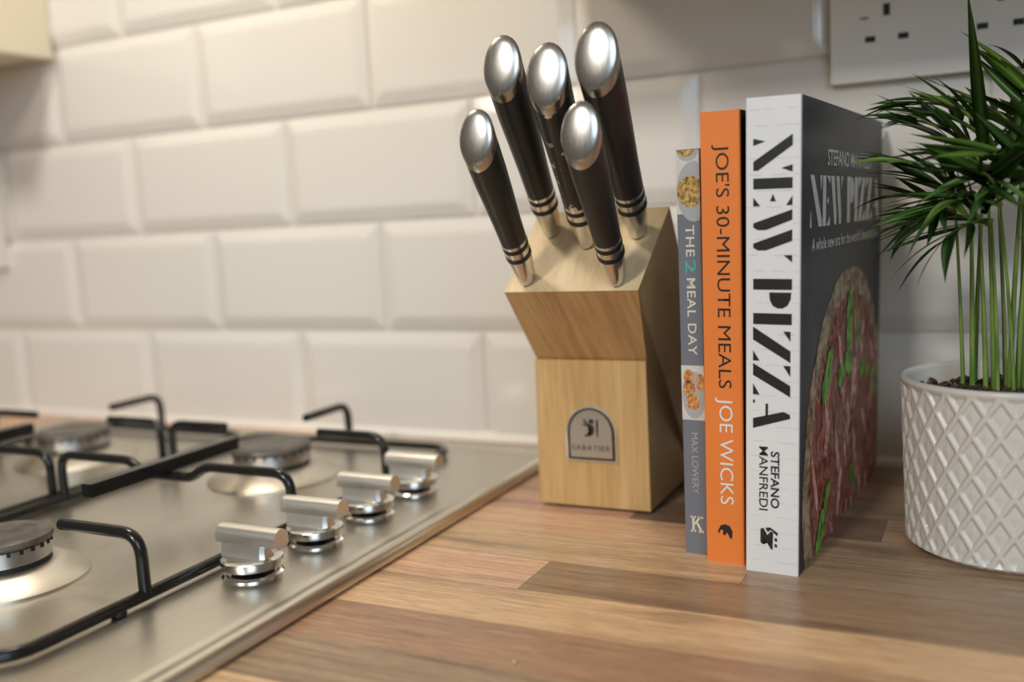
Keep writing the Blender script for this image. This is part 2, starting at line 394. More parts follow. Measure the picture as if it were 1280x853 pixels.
# pan supports (lift off the hob): wire frames of black enamelled rod
def pan_support(label, cx_, mirror):
    t = thing('pan_support', label, 'pan support', (cx_, -0.29, PZ+0.00025), group='pan supports on the hob')
    hw, y0, y1 = 0.1045, -0.208, 0.208; R_ = 0.0033; ZR, ZT = 0.0048, 0.0375
    b = bmesh.new()
    loop = []
    rc = 0.022
    for px, py, a0 in ((hw-rc,y1-rc,0),(-hw+rc,y1-rc,PI/2),(-hw+rc,y0+rc,PI),(hw-rc,y0+rc,1.5*PI)):
        for k in range(7):
            a = a0+PI/2*k/6; loop.append((px+rc*math.cos(a), py+rc*math.sin(a), ZR))
    tube(b, loop, R_, 12, True); from_bm('rail', b, m_enamel, t, 40)
    def wire(name, pts, r=R_, bend=0.013):
        b = bmesh.new(); tube(b, rounded_path(pts, bend), r, 12); return from_bm(name, b, m_enamel, t, 40)
    wire('crossbar', [(-hw,0,ZR),(-hw,0,ZT),(-0.034,0,ZT),(-0.022,0,ZT-0.0085),(0.022,0,ZT-0.0085),(0.034,0,ZT),(hw,0,ZT),(hw,0,ZR)])
    bb = bmesh.new(); add_box(bb, -0.0042, 0.0042, -0.066, 0.066, ZT-0.0050, ZT+0.0036); from_bm('spine_bar', bb, m_enamel, t, 40, 0.0016)
    for fy in (BYR+0.29, BYF+0.29):
        for s in (-1, 1):
            wire('finger', [(s*hw,fy,ZR),(s*hw,fy,ZT),(s*0.046,fy,ZT)])
    for s in (-1, 1): wire('finger', [(0,s*0.208,ZR),(0,s*0.208,ZT),(0,s*0.150,ZT)])
    for sx in (-1, 1):
        for sy in (-1, 1):
            b = bmesh.new(); lathe(b, [(0.0034,0.0),(0.0040,0.0006),(0.0040,0.0030),(0.0030,0.0042)], 16, (sx*hw, sy*0.14, 0)); from_bm('foot', b, m_band, t, 40)
pan_support('black wire pan support over the right-hand burners beside the knobs', BX[1]+0.001, 1)
pan_support('black wire pan support over the left-hand burners by the cream cabinet', BX[0], -1)

# ------------------------------------------------------------------ knife block
kb = thing('knife_block', 'slanted pale wooden knife block with a metal badge', 'knife block', (0.672, -0.175, 0.0))
kx, ky = 0.672, -0.175
def side_prism(name, pts, m, bevel=0.0012):
    """pts: (xl, xr, y, z) outline"""
    bm = bmesh.new()
    loft(bm, [[(a-kx, y-ky, z) for a, b, y, z in pts], [(b-kx, y-ky, z) for a, b, y, z in pts]])
    return from_bm(name, bm, m, kb, 40, bevel)
side_prism('front_wedge', [(0.6320,0.7112,-0.1752,0.0022),(0.6333,0.7112,-0.1752,0.1015),(0.6336,0.7112,-0.1722,0.1012),(0.633,0.7112,-0.0740,0.0022)], m_bw1)
body = side_prism('slanted_body', [(0.6338,0.7108,-0.1718,0.1003),(0.6382,0.7250,-0.2257,0.1512),(0.6435,0.7315,-0.1800,0.1985),(0.636,0.715,-0.0350,0.0585),(0.636,0.715,-0.0350,0.0022),(0.634,0.711,-0.0730,0.0022)], m_bw2)
body.data.materials.append(m_endgrain)
kd = Vector((0,-0.7193,0.6947))
for p in body.data.polygons:
    if p.normal.dot(kd) > 0.93: p.material_index = 1
for sx in (0.645, 0.700):
    for sy in (-0.165, -0.047):
        bm = bmesh.new(); lathe(bm, [(0.006,0.0),(0.0065,0.0006),(0.0065,0.0024)], 20, (sx-kx, sy-ky, 0)); from_bm('foot', bm, m_band, kb)
# badge on the wedge: arched plate
def arch(w, h, n=14):
    r = w; pts = [(-w, 0.0), (w, 0.0)]
    for k in range(n+1):
        a = PI*k/n; pts.append((r*math.cos(a), h-r+r*math.sin(a)*1.0))
    return pts
bxc, bz0 = 0.6722, 0.0335
fy = -0.1752
def bplace(off): return lambda a, b, w: (bxc+a-kx, fy-off-w-ky, bz0+b)
badge = poly_plate('badge', [arch(0.0180,0.0375)], bplace(0), m_chrome, kb, 0.0018)
badge_in = poly_plate('badge_border', [[(a*0.93, b*0.94+0.0011) for a, b in arch(0.0180,0.0375)]], lambda a,b,w: (bxc+a-kx, fy-0.0018-w-ky, bz0+b), m_badge_dark, badge, 0.0001)
poly_plate('badge_face', [[(a*0.82, b*0.86+0.0028) for a, b in arch(0.0180,0.0375)]], lambda a,b,w: (bxc+a-kx, fy-0.0019-w-ky, bz0+b), m_badge, badge, 0.0002)
bf = lambda a, b, w: (bxc+a-kx, fy-0.0021-w-ky, bz0+b)
text_plate('badge_lettering', 'SABATIER', bf, m_badge_letter, badge, -0.0135, 0.0135, 0.0075, 0.0112, 0.004, 0.0002, 1.15)
lion = [[(-0.0010,0.0285),(0.0015,0.0290),(0.0030,0.0270),(0.0012,0.0258),(-0.0012,0.0262)],
        [(-0.0022,0.0262),(0.0020,0.0250),(0.0028,0.0215),(0.0018,0.0185),(-0.0004,0.0172),(-0.0040,0.0170),(-0.0042,0.0182),(-0.0012,0.0188),(0.0004,0.0205),(0.0004,0.0228),(-0.0020,0.0240)],
        [(-0.0052,0.0285),(-0.0042,0.0290),(-0.0018,0.0258),(-0.0034,0.0252)], [(-0.0060,0.0250),(-0.0054,0.0258),(-0.0020,0.0248),(-0.0022,0.0238)],
        [(0.0042,0.0172),(0.0052,0.0172),(0.0056,0.0285),(0.0048,0.0292),(0.0040,0.0270),(0.0046,0.0250)]]
poly_plate('badge_emblem', lion, bf, m_badge_dark, badge, 0.0002)

# ------------------------------------------------------------------ knives
def knife(label, E, B, wscale=1.0, chipped=False):
    E, B = Vector(E), Vector(B); ax = (B-E); L = ax.length; ax.normalize()
    side = Vector((1,0,0)); side = (side-ax*side.dot(ax)).normalized(); upv = ax.cross(side)*-1
    if upv.z < 0: upv = -upv
    t = thing('knife', label, 'knife', E, group='knives in the wooden block')
    def ring(tt, w, h, n=28, off=0.0, cut=None, scale=1.0):
        out = []
        for k in range(n):
            a = 2*PI*k/n
            p = side*(w*math.cos(a)) + upv*(h*math.sin(a)+off)
            out.append(p + ax*tt)
        return out
    # station table: distance along axis, half width, half height
    s = wscale
    def hb(u):   # handle half sizes from bolster (u=0) to butt (u=1)
        return (0.0078+0.0028*u)*s, (0.0088+0.0032*u)*s
    t1, t2 = 0.021, 0.036
    b = bmesh.new()
    loft(b, [ring(-0.012,0.0016,0.0060), ring(0.0,0.0018,0.0062)])
    from_bm('blade', b, m_bolster, t, 40)
    b = bmesh.new()
    loft(b, [ring(0.0004,0.0030,0.0056), ring(0.0012,0.0046*s,0.0066*s), ring(0.003,0.0054*s,0.0072*s), ring(0.009,0.0062*s,0.0077*s), ring(0.016,0.0070*s,0.0083*s), ring(t1,*hb(0)), ring(t2,*hb(0.10))])
    bo = from_bm('bolster', b, m_bolster, t, 50)
    for q in (0.0225, 0.0300):
        b = bmesh.new()
        w, h = hb(0.03); w += 0.0003; h += 0.0003
        rg = [ring(q,w-0.0008,h-0.0008), ring(q,w,h), ring(q+0.0030,w+0.0001,h+0.0001), ring(q+0.0030,w-0.0008,h-0.0008)]
        loft(b, rg); from_bm('band', b, m_band, bo, 40)
    # black grip up to an oblique cut, then steel cap
    n = 28; sh = 0.85            # shear of the cut: top side reaches farther
    def cutring(u_off, w, h, dome=0.0):
        out = []
        for k in range(n):
            a = 2*PI*k/n; y = h*math.sin(a)
            out.append(side*(w*math.cos(a)) + upv*y + ax*(L+u_off+sh*y))
        return out
    w1, h1 = hb(1.0)
    b = bmesh.new()
    rg = [ring(t2-0.0005,*hb(0.10))]
    for u in (0.25,0.45,0.62): rg.append(ring(t2+(L-0.020-t2)*u, *hb(u)))
    # blend into the sheared ring
    rg.append([a_*0.5+b_*0.5 for a_, b_ in zip(ring(t2+(L-0.020-t2)*0.80,*hb(0.82)), [p-ax*0.018 for p in cutring(-0.006,*hb(0.9))])])
    rg.append(cutring(-0.0058, w1, h1))
    loft(b, rg); from_bm('grip', b, m_chip if chipped else m_black, t, 50)
    b = bmesh.new()
    nv = (ax - upv*sh*0.8).normalized()
    loft(b, [cutring(-0.0060,w1+0.0001,h1+0.0001), cutring(-0.0012,w1+0.0002,h1+0.0002), cutring(0.0,w1-0.0005,h1-0.0005),
             cutring(0.0008,w1*0.86,h1*0.88), cutring(0.0018,w1*0.6,h1*0.62), cutring(0.0023,w1*0.25,h1*0.26)])
    from_bm('end_cap', b, m_cap, t, 50)
    return t
knife('small black-handled knife at the front left corner of the block', (0.6518,-0.2191,0.1581), (0.6613,-0.2955,0.2409), 0.95)
knife('black-handled knife at the back left of the block', (0.6580,-0.1918,0.1865), (0.6699,-0.2777,0.2794), 1.03)
knife('knife in the middle of the block with chipped black handle', (0.6845,-0.1987,0.1792), (0.6983,-0.2827,0.2707), 1.08, True)
knife('black-handled knife at the front right corner of the block', (0.7107,-0.2201,0.1571), (0.7213,-0.2965,0.2387), 0.98)
knife('large black-handled knife at the back right, tallest in the block', (0.7157,-0.1939,0.1842), (0.7264,-0.2830,0.2772), 1.10)

# ------------------------------------------------------------------ books
m_page = mat('page_edges', (0.72, 0.66, 0.55), 0.8)
m_orange = mat('orange_cover', (0.86, 0.235, 0.045), 0.42)
m_blackcover = mat('black_cover', (0.012, 0.011, 0.012), 0.35)
m_greyblue = mat('grey_blue_cover', (0.175, 0.190, 0.225), 0.40)
m_wspine = mat('white_brick_spine', (0.80, 0.80, 0.80), 0.42)
m_slate = mat('slate_cover', (0.030, 0.034, 0.042), 0.40, 0, 0.2)
v = coords(m_slate, (1,1,1)); setc(m_slate, ramp(m_slate, noise(m_slate, v, 26, 6, 0.65), [(0.35, (0.022,0.025,0.031)), (0.62, (0.040,0.045,0.054)), (0.78, (0.085,0.09,0.10))]))
m_navy = mat('navy_edge', (0.03, 0.045, 0.12), 0.35)
m_ink = mat('black_ink', (0.018, 0.017, 0.017), 0.4)
m_wink = mat('white_ink', (0.80, 0.80, 0.78), 0.4)
m_cink = mat('cream_ink', (0.72, 0.68, 0.56), 0.4)
m_teal = mat('teal_ink', (0.10, 0.42, 0.36), 0.4)
m_gink = mat('grey_ink', (0.42, 0.43, 0.44), 0.4)
m_line = mat('brick_line_ink', (0.60, 0.60, 0.61), 0.45)

def book(name, label, loc, rz, lean, T, H, D, m_sp, m_front, m_back):
    """local x across the spine, y into the shelf, z up; spine faces -y, front cover faces +x"""
    t = thing(name, label, 'book', loc, (0, math.radians(lean), math.radians(rz)), 'cookbooks standing beside the knife block')
    b = 0.0022
    box('pages', (b, T-b, 0.004, D-0.003, 0.003, H-0.003), m_page, t)
    box('back_cover', (0.0, b, 0.002, D, 0.0, H), m_back, t, 0.0005)
    box('front_cover', (T-b, T, 0.002, D, 0.0, H), m_front, t, 0.0005)
    bm = bmesh.new()
    sec = [(0.0,0.0022),(0.0,0.0006),(0.0005,0.0),(T-0.0005,0.0),(T,0.0006),(T,0.0022)]
    prism(bm, sec, lambda a,c: (a,c,0.0), lambda a,c: (a,c,H))
    from_bm('spine', bm, m_sp, t)
    return t
def persp(v, zt, zb): return v*zt/(zb-v*(zb-zt))
def spine_place(T, H):   # reading direction runs down the spine; u = distance from the top, v = from the left edge
    return lambda u, v_, w: (v_, -0.0001-w, H-u)

# --- white-spined pizza book
PT, PH, PD = 0.0281, 0.2510, 0.235
pz = book('cookbook', 'thick pizza cookbook with white brick-patterned spine and dark cover', (0.7902,-0.2530,0.0), -3.9, 1.2, PT, PH, PD, m_wspine, m_slate, m_slate)
def py(y): return persp((y-119.5)/597.0, 0.493, 0.525)*PH
def pxx(x): return (x-934.0)/67.0*PT
def poly5(pts):   # traced in a magnified crop of the upper spine
    return [(py(100+b/2.6667), pxx(830+a/2.6667)) for a, b in pts]
def poly6(pts):
    return [(py(400+b/2.583), pxx(830+a/2.583)) for a, b in pts]
LN = []
LN += [poly5(p) for p in (
 [(303,190),(342,201),(303,214)], [(430,181),(430,218),(318,298),(303,298),(303,268)], [(430,282),(430,306),(394,292)],
 [(303,324),(430,324),(430,360),(303,360)], [(303,388),(326,417),(303,417)], [(367,377),(377,402),(358,402)], [(430,384),(430,416),(410,416)],
 [(430,430),(430,464),(345,497),(318,497),(303,488),(303,474)], [(430,496),(430,534),(345,565),(318,565),(303,556),(303,542)], [(430,581),(430,605),(402,581)],
 [(303,660),(430,660),(430,696),(303,696)],
 [(356,705),(428,705),(426,728),(416,748),(400,758),(384,758),(368,750),(358,730)],
 [(303,775),(430,775),(430,812),(303,812)])]
LN += [poly6(p) for p in (
 [(293,20),(293,62),(413,133),(413,96)], [(413,33),(413,66),(390,33)], [(293,97),(293,130),(314,130)],
 [(293,139),(293,177),(413,243),(413,207)], [(413,143),(413,178),(390,143)], [(293,205),(293,240),(314,240)],
 [(413,300),(413,312),(293,350),(293,318),(392,291)], [(334,268),(342,268),(342,312),(334,312)], [(293,258),(299,258),(299,268),(293,268)])]
sp = spine_place(PT, PH)
poly_plate('spine_title', LN, sp, m_ink, pz)
# faint brick courses printed across the spine
bl = []
for k in range(30):
    u = 0.006+k*0.0082
    if u > PH-0.004: break
    for q in range(3):
        x0 = random.uniform(0.0006,0.008)+q*0.009; x1 = min(x0+random.uniform(0.004,0.009), PT-0.0006)
        bl.append([(u+0.0001*q, x0), (u+0.0001*q, x1), (u+0.0001*q+0.00022, x1), (u+0.0001*q+0.00022, x0)])
poly_plate('brick_lines', bl, sp, m_line, pz, 0.00005)
text_plate('author_name', 'STEFANO', sp, m_ink, pz, py(563), py(634), pxx(966), pxx(977), 0.02)
text_plate('author_name', 'MANFREDI', sp, m_ink, pz, py(558), py(638), pxx(951.5), pxx(962.5), 0.006)
lgp = [poly6(p) for p in (
  [(318,676),(328,672),(341,694),(352,680),(360,684),(358,740),(350,736),(351,706),(341,720),(328,700),(327,726),(318,720)],
  [(334,671),(350,668),(376,684),(373,694),(362,682),(352,676),(342,684)],
  [(365,700),(373,702),(373,712),(365,710)], [(365,719),(373,721),(373,731),(365,729)])]
poly_plate('publisher_mark', lgp, sp, m_ink, pz)
# front cover print: place(u along depth, v = height, w)
cp = lambda u, v_, w: (PT+0.0001+w, u, v_)
box('cover_hinge', (PT-0.0002, PT+0.00012, 0.0008, 0.0035, 0.0, PH), m_navy, pz)
# same stencil capitals on the cover
GL = {'N': [[(0,0),(.10,0),(.05,.30)],[(0,1),(.30,1),(1,.12),(1,0),(.74,0)],[(.86,1),(1,1),(.93,.72)]],
      'E': [[(0,0),(.42,0),(.42,1),(0,1)],[(.55,0),(1,0),(1,.18)],[(.55,.5),(.8,.42),(.8,.58)],[(.55,1),(1,1),(1,.84)]],
      'W': [[(0,1),(.26,1),(.46,.2),(.44,0),(.30,0)],[(.42,1),(.68,1),(.86,.2),(.84,0),(.70,0)],[(.86,1),(1,1),(.86,.75)]],
      'P': [[(0,0),(.42,0),(.42,1),(0,1)],[(.5,1),(.8,.97),(1,.82),(1,.62),(.8,.45),(.5,.42)]],
      'I': [[(0,0),(1,0),(1,1),(0,1)]],
      'Z': [[(0,0),(.38,0),(1,1),(.62,1)],[(0,1),(.5,1),(0,.75)],[(1,0),(.5,0),(1,.25)]],
      'A': [[(.42,1),(.56,1),(1,0),(.62,0),(.38,.9)],[(.22,.30),(.6,.30),(.6,.37),(.22,.37)],[(0,0),(.14,0),(.05,.1)]]}
def stencil(word, u0, u1, v0, v1, gaps):
    out = []; tot = sum(gaps[c] for c in word if c != ' ')+0.25*word.count(' ')+0.10*(len(word)-1); u = u0; s = (u1-u0)/tot
    for c in word:
        if c == ' ': u += 0.35*s; continue
        for p in GL[c]: out.append([(u+a*gaps[c]*s, v0+b*(v1-v0)) for a, b in p])
        u += (gaps[c]+0.10)*s
    return out
gw = dict(N=.95, E=.62, W=1.15, P=.72, I=.34, Z=.78, A=.92)
poly_plate('cover_title', stencil('NEW PIZZA', 0.020, 0.225, 0.184, 0.2115, gw), cp, m_wink, pz)
text_plate('cover_author', 'STEFANO MANFREDI', cp, m_wink, pz, 0.060, 0.190, 0.2172, 0.2262, 0.012)
text_plate('cover_subtitle', "A whole new era for the world's favourite food", cp, m_wink, pz, 0.024, 0.220, 0.1715, 0.1785, 0.008)
# pizza photograph printed on the cover
m_crust = mat('crust_print', (0.42, 0.29, 0.17), 0.5, 0, 0.15)
v = coords(m_crust, (1,1,1)); setc(m_crust, ramp(m_crust, noise(m_crust, v, 120, 6, 0.7), [(0.32, (0.035,0.022,0.015)), (0.45, (0.26,0.16,0.09)), (0.58, (0.50,0.38,0.25)), (0.75, (0.62,0.52,0.38))]))
m_top = mat('topping_print', (0.3, 0.12, 0.08), 0.5, 0, 0.15)
v = coords(m_top, (1,1,1)); setc(m_top, ramp(m_top, noise(m_top, v, 75, 5, 0.65, 1.5), [(0.30, (0.03,0.012,0.01)), (0.42, (0.22,0.045,0.03)), (0.52, (0.34,0.12,0.08)), (0.60, (0.40,0.24,0.20)), (0.70, (0.10,0.14,0.035)), (0.8, (0.42,0.36,0.26))]))
m_ham = mat('ham_print', (0.62, 0.30, 0.26), 0.5, 0, 0.15)
v = coords(m_ham, (1,1,1)); setc(m_ham, ramp(m_ham, noise(m_ham, v, 160, 4, 0.6, 0.5), [(0.35, (0.48,0.10,0.07)), (0.5, (0.76,0.36,0.31)), (0.7, (0.88,0.70,0.66))]))
m_leafp = mat('basil_print', (0.10, 0.26, 0.035), 0.5, 0, 0.15)
v = coords(m_leafp, (1,1,1)); setc(m_leafp, ramp(m_leafp, noise(m_leafp, v, 130, 3), [(0.35, (0.06,0.19,0.03)), (0.65, (0.32,0.58,0.10))]))
PC, PR = (0.128, 0.037), 0.1195
def clip(p, zmin=0.0008, umin=0.0038):
    out = []
    for (axis, lim, sgn) in ((1, zmin, 1), (0, umin, 1), (0, PD-0.0005, -1)):
        src = p if axis == 1 and sgn == 1 and not out else out
        res = []
        for a, b in zip(src, src[1:]+src[:1]):
            ia, ib = (a[axis]-lim)*sgn >= 0, (b[axis]-lim)*sgn >= 0
            if ia: res.append(a)
            if ia != ib:
                t_ = (lim-a[axis])/(b[axis]-a[axis]); res.append((a[0]+(b[0]-a[0])*t_, a[1]+(b[1]-a[1])*t_))
        out = res
        if len(out) < 3: return None
    return out
def blob(cx_, cy_, rx, ry, rot=0, n=20, jit=0.1):
    pts = []
    for k in range(n):
        a = 2*PI*k/n; q = 1+random.uniform(-jit, jit); x, y = rx*q*math.cos(a), ry*q*math.sin(a)
        pts.append((cx_+x*math.cos(rot)-y*math.sin(rot), cy_+x*math.sin(rot)+y*math.cos(rot)))
    return clip(pts)
def lay(name, polys, m, w0):
    poly_plate(name, [p for p in polys if p], lambda a, b, w: (PT+0.0001+w0+w, a, b), m, pz, 0.00006)
lay('pizza_crust', [blob(*PC, PR, PR, 0, 90, 0.008)], m_crust, 0.0)
lay('pizza_topping', [blob(*PC, PR*0.87, PR*0.87, 0, 80, 0.02)], m_top, 0.00007)
hams, leaves_ = [], []
for k in range(34):
    a = random.uniform(0, 2*PI); r = PR*0.80*math.sqrt(random.random())
    hams.append(blob(PC[0]+r*math.cos(a), PC[1]+r*math.sin(a), random.uniform(.010,.024), random.uniform(.0025,.0055), random.uniform(0.9,2.3), 14, 0.25))
for k in range(16):
    a = random.uniform(0, 2*PI); r = PR*0.78*math.sqrt(random.random())
    leaves_.append(blob(PC[0]+r*math.cos(a), PC[1]+r*math.sin(a), random.uniform(.008,.014), random.uniform(.004,.007), random.uniform(0,PI), 14, 0.3))
leaves_ += [blob(0.062,0.098,0.018,0.008,1.0,16,0.25), blob(0.050,0.012,0.016,0.009,0.9,16,0.3), blob(0.125,0.118,0.026,0.009,1.5,16,0.2)]
for k, p in enumerate(hams): lay('ham_slice', [p], m_ham, 0.00014+0.00001*k)
for k, p in enumerate(leaves_): lay('basil_leaf', [p], m_leafp, 0.00052+0.00001*k)

# --- orange book
JT, JH, JD = 0.0216, 0.2468, 0.192
jo = book('cookbook', 'orange-spined cookbook standing in the middle of the three books', (0.7667,-0.2455,0.0), -4.2, 0.6, JT, JH, JD, m_orange, m_blackcover, m_orange)
sj = spine_place(JT, JH)
def jy(y): return persp((y-139)/565.0, 0.512, 0.542)*JH
text_plate('spine_title', "JOE'S 30-MINUTE MEALS", sj, m_ink, jo, jy(181), jy(485), 0.0062, 0.0158, -0.004)
text_plate('spine_author', 'JOE WICKS', sj, m_wink, jo, jy(497), jy(630), 0.0062, 0.0160, -0.002)
bird = [(jy(657), 0.0085), (jy(655), 0.0110), (jy(657), 0.0135), (jy(663), 0.0150), (jy(671), 0.0148), (jy(673), 0.0138), (jy(668), 0.0128), (jy(665), 0.0118),
        (jy(669), 0.0108), (jy(668), 0.0095), (jy(663), 0.0098), (jy(662), 0.0085), (jy(668), 0.0072), (jy(664), 0.0068)]
poly_plate('publisher_mark', [bird], sj, m_ink, jo)

# --- thin grey book
MT_, MH, MD = 0.0136, 0.2288, 0.186
md = book('cookbook', 'thin grey-blue cookbook leaning beside the knife block', (0.7519,-0.2362,0.0), -4.0, 0.2, MT_, MH, MD, m_greyblue, m_greyblue, m_greyblue)
sm = spine_place(MT_, MH)
def my(y): return persp((y-187)/505.0, 0.534, 0.563)*MH
m_marble = mat('photo_marble', (0.66, 0.63, 0.58), 0.4)
m_plate = mat('photo_plate', (0.42, 0.43, 0.44), 0.4)
m_food = mat('photo_food', (0.5, 0.3, 0.1), 0.4)
v = coords(m_food, (1,1,1)); setc(m_food, ramp(m_food, noise(m_food, v, 420, 4, 0.7), [(0.32, (0.06,0.04,0.02)), (0.45, (0.36,0.20,0.05)), (0.56, (0.60,0.40,0.12)), (0.68, (0.66,0.55,0.36)), (0.8, (0.14,0.17,0.05))]))
m_food2 = mat('photo_food_red', (0.5, 0.3, 0.1), 0.4)
v = coords(m_food2, (1,1,1)); setc(m_food2, ramp(m_food2, noise(m_food2, v, 380, 4, 0.7), [(0.32, (0.10,0.12,0.04)), (0.45, (0.50,0.16,0.06)), (0.56, (0.66,0.36,0.10)), (0.72, (0.70,0.56,0.34))]))
def rect(u0, u1, v0, v1): return [(u0,v0),(u1,v0),(u1,v1),(u0,v1)]
def oval(u, v_, ru, rv, n=24): 
    pts = []
    for k in range(n):
        a = 2*PI*k/n; pts.append((max(0.0004, u+ru*math.cos(a)), min(MT_-0.0003, max(0.0003, v_+rv*math.sin(a)))))
    return pts
def lay2(name, polys, m, w0): poly_plate(name, polys, lambda a, b, w: (b, -0.0001-w0-w, MH-a), m, md, 0.00004)
for a_, b_ in ((188,268),(457,525)): lay2('photo_print', [rect(my(a_),my(b_),0.0002,MT_-0.0002)], m_marble, 0)
for p_ in (oval(my(240),0.0100,0.0165,0.0098), oval(my(188),0.0068,0.0060,0.0062), oval(my(494),0.0075,0.0135,0.0070)): lay2('plate_print', [p_], m_plate, 0.00005)
for p_ in (oval(my(240),0.0082,0.0085,0.0078), oval(my(188),0.0060,0.0036,0.0048)): lay2('plate_food', [p_], m_food, 0.0001)
for p_ in (oval(my(471),0.0044,0.0042,0.0030), oval(my(486),0.0046,0.0048,0.0036), oval(my(502),0.0068,0.0048,0.0040), oval(my(478),0.0112,0.0050,0.0024)): lay2('fritter_print', [p_], m_food2, 0.0001)
text_plate('spine_title', 'THE', sm, m_cink, md, my(282), my(321), 0.0048, 0.0098, 0.012, spacing=1.1)
text_plate('title_numeral', '2', sm, m_teal, md, my(325), my(342), 0.0042, 0.0104, 0.014)
text_plate('spine_title', 'MEAL DAY', sm, m_cink, md, my(348), my(444), 0.0048, 0.0098, 0.012, spacing=1.1)
text_plate('spine_author', 'MAX LOWERY', sm, m_gink, md, my(541), my(617), 0.0052, 0.0090, 0.0)
# slab-serif K stands upright on the spine foot
kx0, kx1, kz0, kz1 = 0.0036, 0.0110, MH-my(665), MH-my(645)
def kp(a, b): return (MH-(kz0+b*(kz1-kz0)), kx0+a*(kx1-kx0))
poly_plate('publisher_mark', [[kp(*q) for q in p] for p in (
  [(.12,0),(.30,0),(.30,1),(.12,1)], [(0,0),(.42,0),(.42,.12),(0,.12)], [(0,.88),(.42,.88),(.42,1),(0,1)],
  [(.28,.40),(.28,.58),(.70,1),(.90,1)], [(.42,.58),(.55,.68),(.98,.05),(.76,.05)], [(.62,0),(1.04,0),(1.04,.12),(.62,.12)], [(.58,.88),(1,.88),(1,1),(.58,1)])], sm, m_cink, md)

# ------------------------------------------------------------------ plant pot with raised lattice
m_ceramic = mat('stoneware_glaze', (0.64, 0.61, 0.56), 0.32, 0, 0.5)
POT = (0.9207, -0.1687)
pot = thing('plant_pot', 'round cream ceramic pot with raised diamond lattice', 'pot', (POT[0], POT[1], 0))
bm = bmesh.new()
NA, NZ, hh = 768, 120, 0.0972
def prad(z): return 0.0556+0.0028*z/hh
outer = []
ND, pitch, zt = 26, 0.0207, 0.0938
for j in range(NZ+1):
    z = 0.0040+(zt-0.0040)*j/NZ; ring = []
    for i in range(NA):
        a = 2*PI*i/NA
        p = a/(2*PI)*ND; q = (zt-z)/pitch
        d1 = 0.5-abs((p+q) % 1.0-0.5); d2 = 0.5-abs((p-q) % 1.0-0.5)   # distance from the two sets of ridge lines
        m1 = min(d1, d2)
        ridge = max(0.0, 1.0-m1/0.155); ridge = math.sqrt(1-(1-ridge)**2) if ridge > 0 else 0.0
        pillow = 0.35*min(1.0, max(0.0, (m1-0.155)/0.345))
        edge = max(0.0, min(1.0, (zt-z)/0.0022, (z-0.0040)/0.003))
        r = prad(z) - 0.0017*(1-max(ridge, pillow))*edge
        ring.append((r*math.cos(a), r*math.sin(a), z))
    outer.append(ring)
def plain(r, z): return [(r*math.cos(2*PI*i/NA), r*math.sin(2*PI*i/NA), z) for i in range(NA)]
rings = [plain(0.046,0.0), plain(0.0505,0.0004), plain(0.0530,0.0020)] + outer + [plain(0.0586,0.0948), plain(0.0586,0.0958), plain(0.0578,0.0969), plain(0.0562,0.0972), plain(0.0550,0.0964), plain(0.0543,0.0940), plain(0.0535,0.0700), plain(0.052,0.0600)]
loft(bm, rings, True, True)
from_bm('pot_body', bm, m_ceramic, pot, 60)
m_soil = mat('potting_soil', (0.05, 0.03, 0.02), 0.95)
v = coords(m_soil, (1,1,1)); setc(m_soil, ramp(m_soil, noise(m_soil, v, 300, 4, 0.7), [(0.35, (0.018,0.011,0.008)), (0.55, (0.07,0.04,0.026)), (0.68, (0.16,0.08,0.05)), (0.78, (0.42,0.36,0.28))]))
bm = bmesh.new(); rs = []
for r in [0.0537, 0.049, 0.044, 0.039, 0.034, 0.029, 0.024, 0.019, 0.014, 0.009, 0.004]:
    rs.append([(r*math.cos(2*PI*i/64), r*math.sin(2*PI*i/64), 0.0845+random.uniform(-.0018,.0018)+0.002*(1-r/0.054)) for i in range(64)])
loft(bm, rs, False, True)
for k in range(500):
    a, r = random.uniform(0,2*PI), 0.052*math.sqrt(random.random()); s = random.uniform(.0008,.0022)
    bmesh.ops.create_icosphere(bm, subdivisions=1, radius=s, matrix=Matrix.Translation((r*math.cos(a), r*math.sin(a), 0.0855+random.uniform(0,.0022))) @ Euler((random.random()*3,random.random()*3,0)).to_matrix().to_4x4() @ Matrix.Diagonal((1.3,0.8,0.7,1)))
soil = from_bm('potting_soil', bm, m_soil, None); soil.location = (POT[0], POT[1], 0)
tag(soil, 'dark brown crumbly soil inside the lattice pot', 'soil'); soil['kind'] = 'stuff'

# ------------------------------------------------------------------ palm
def leaf_material(name, c0, c1, c2):
    m = mat(name, c1, 0.38, 0, 0.5)
    oi_ = nd(m, 'ShaderNodeObjectInfo'); r_ = ramp(m, oi_.outputs['Random'], [(0.0, c0), (0.55, c1), (1.0, c2)])
    setc(m, r_); bsdf(m).inputs['Transmission Weight'].default_value = 0.0
    bsdf(m).inputs['Subsurface Weight'].default_value = 0.0
    return m
m_leaf = leaf_material('palm_leaf', (0.030,0.085,0.018), (0.065,0.160,0.026), (0.15,0.27,0.035))
m_stem = mat('palm_stem', (0.11, 0.19, 0.035), 0.4)
v = coords(m_stem, (30,30,6)); setc(m_stem, ramp(m_stem, noise(m_stem, v, 4, 3), [(0.35, (0.12,0.21,0.035)), (0.6, (0.24,0.36,0.075)), (0.8, (0.26,0.20,0.08))]))
palm = thing('parlour_palm', 'green parlour palm with slender stems growing in the lattice pot', 'plant', (POT[0], POT[1], 0.086))
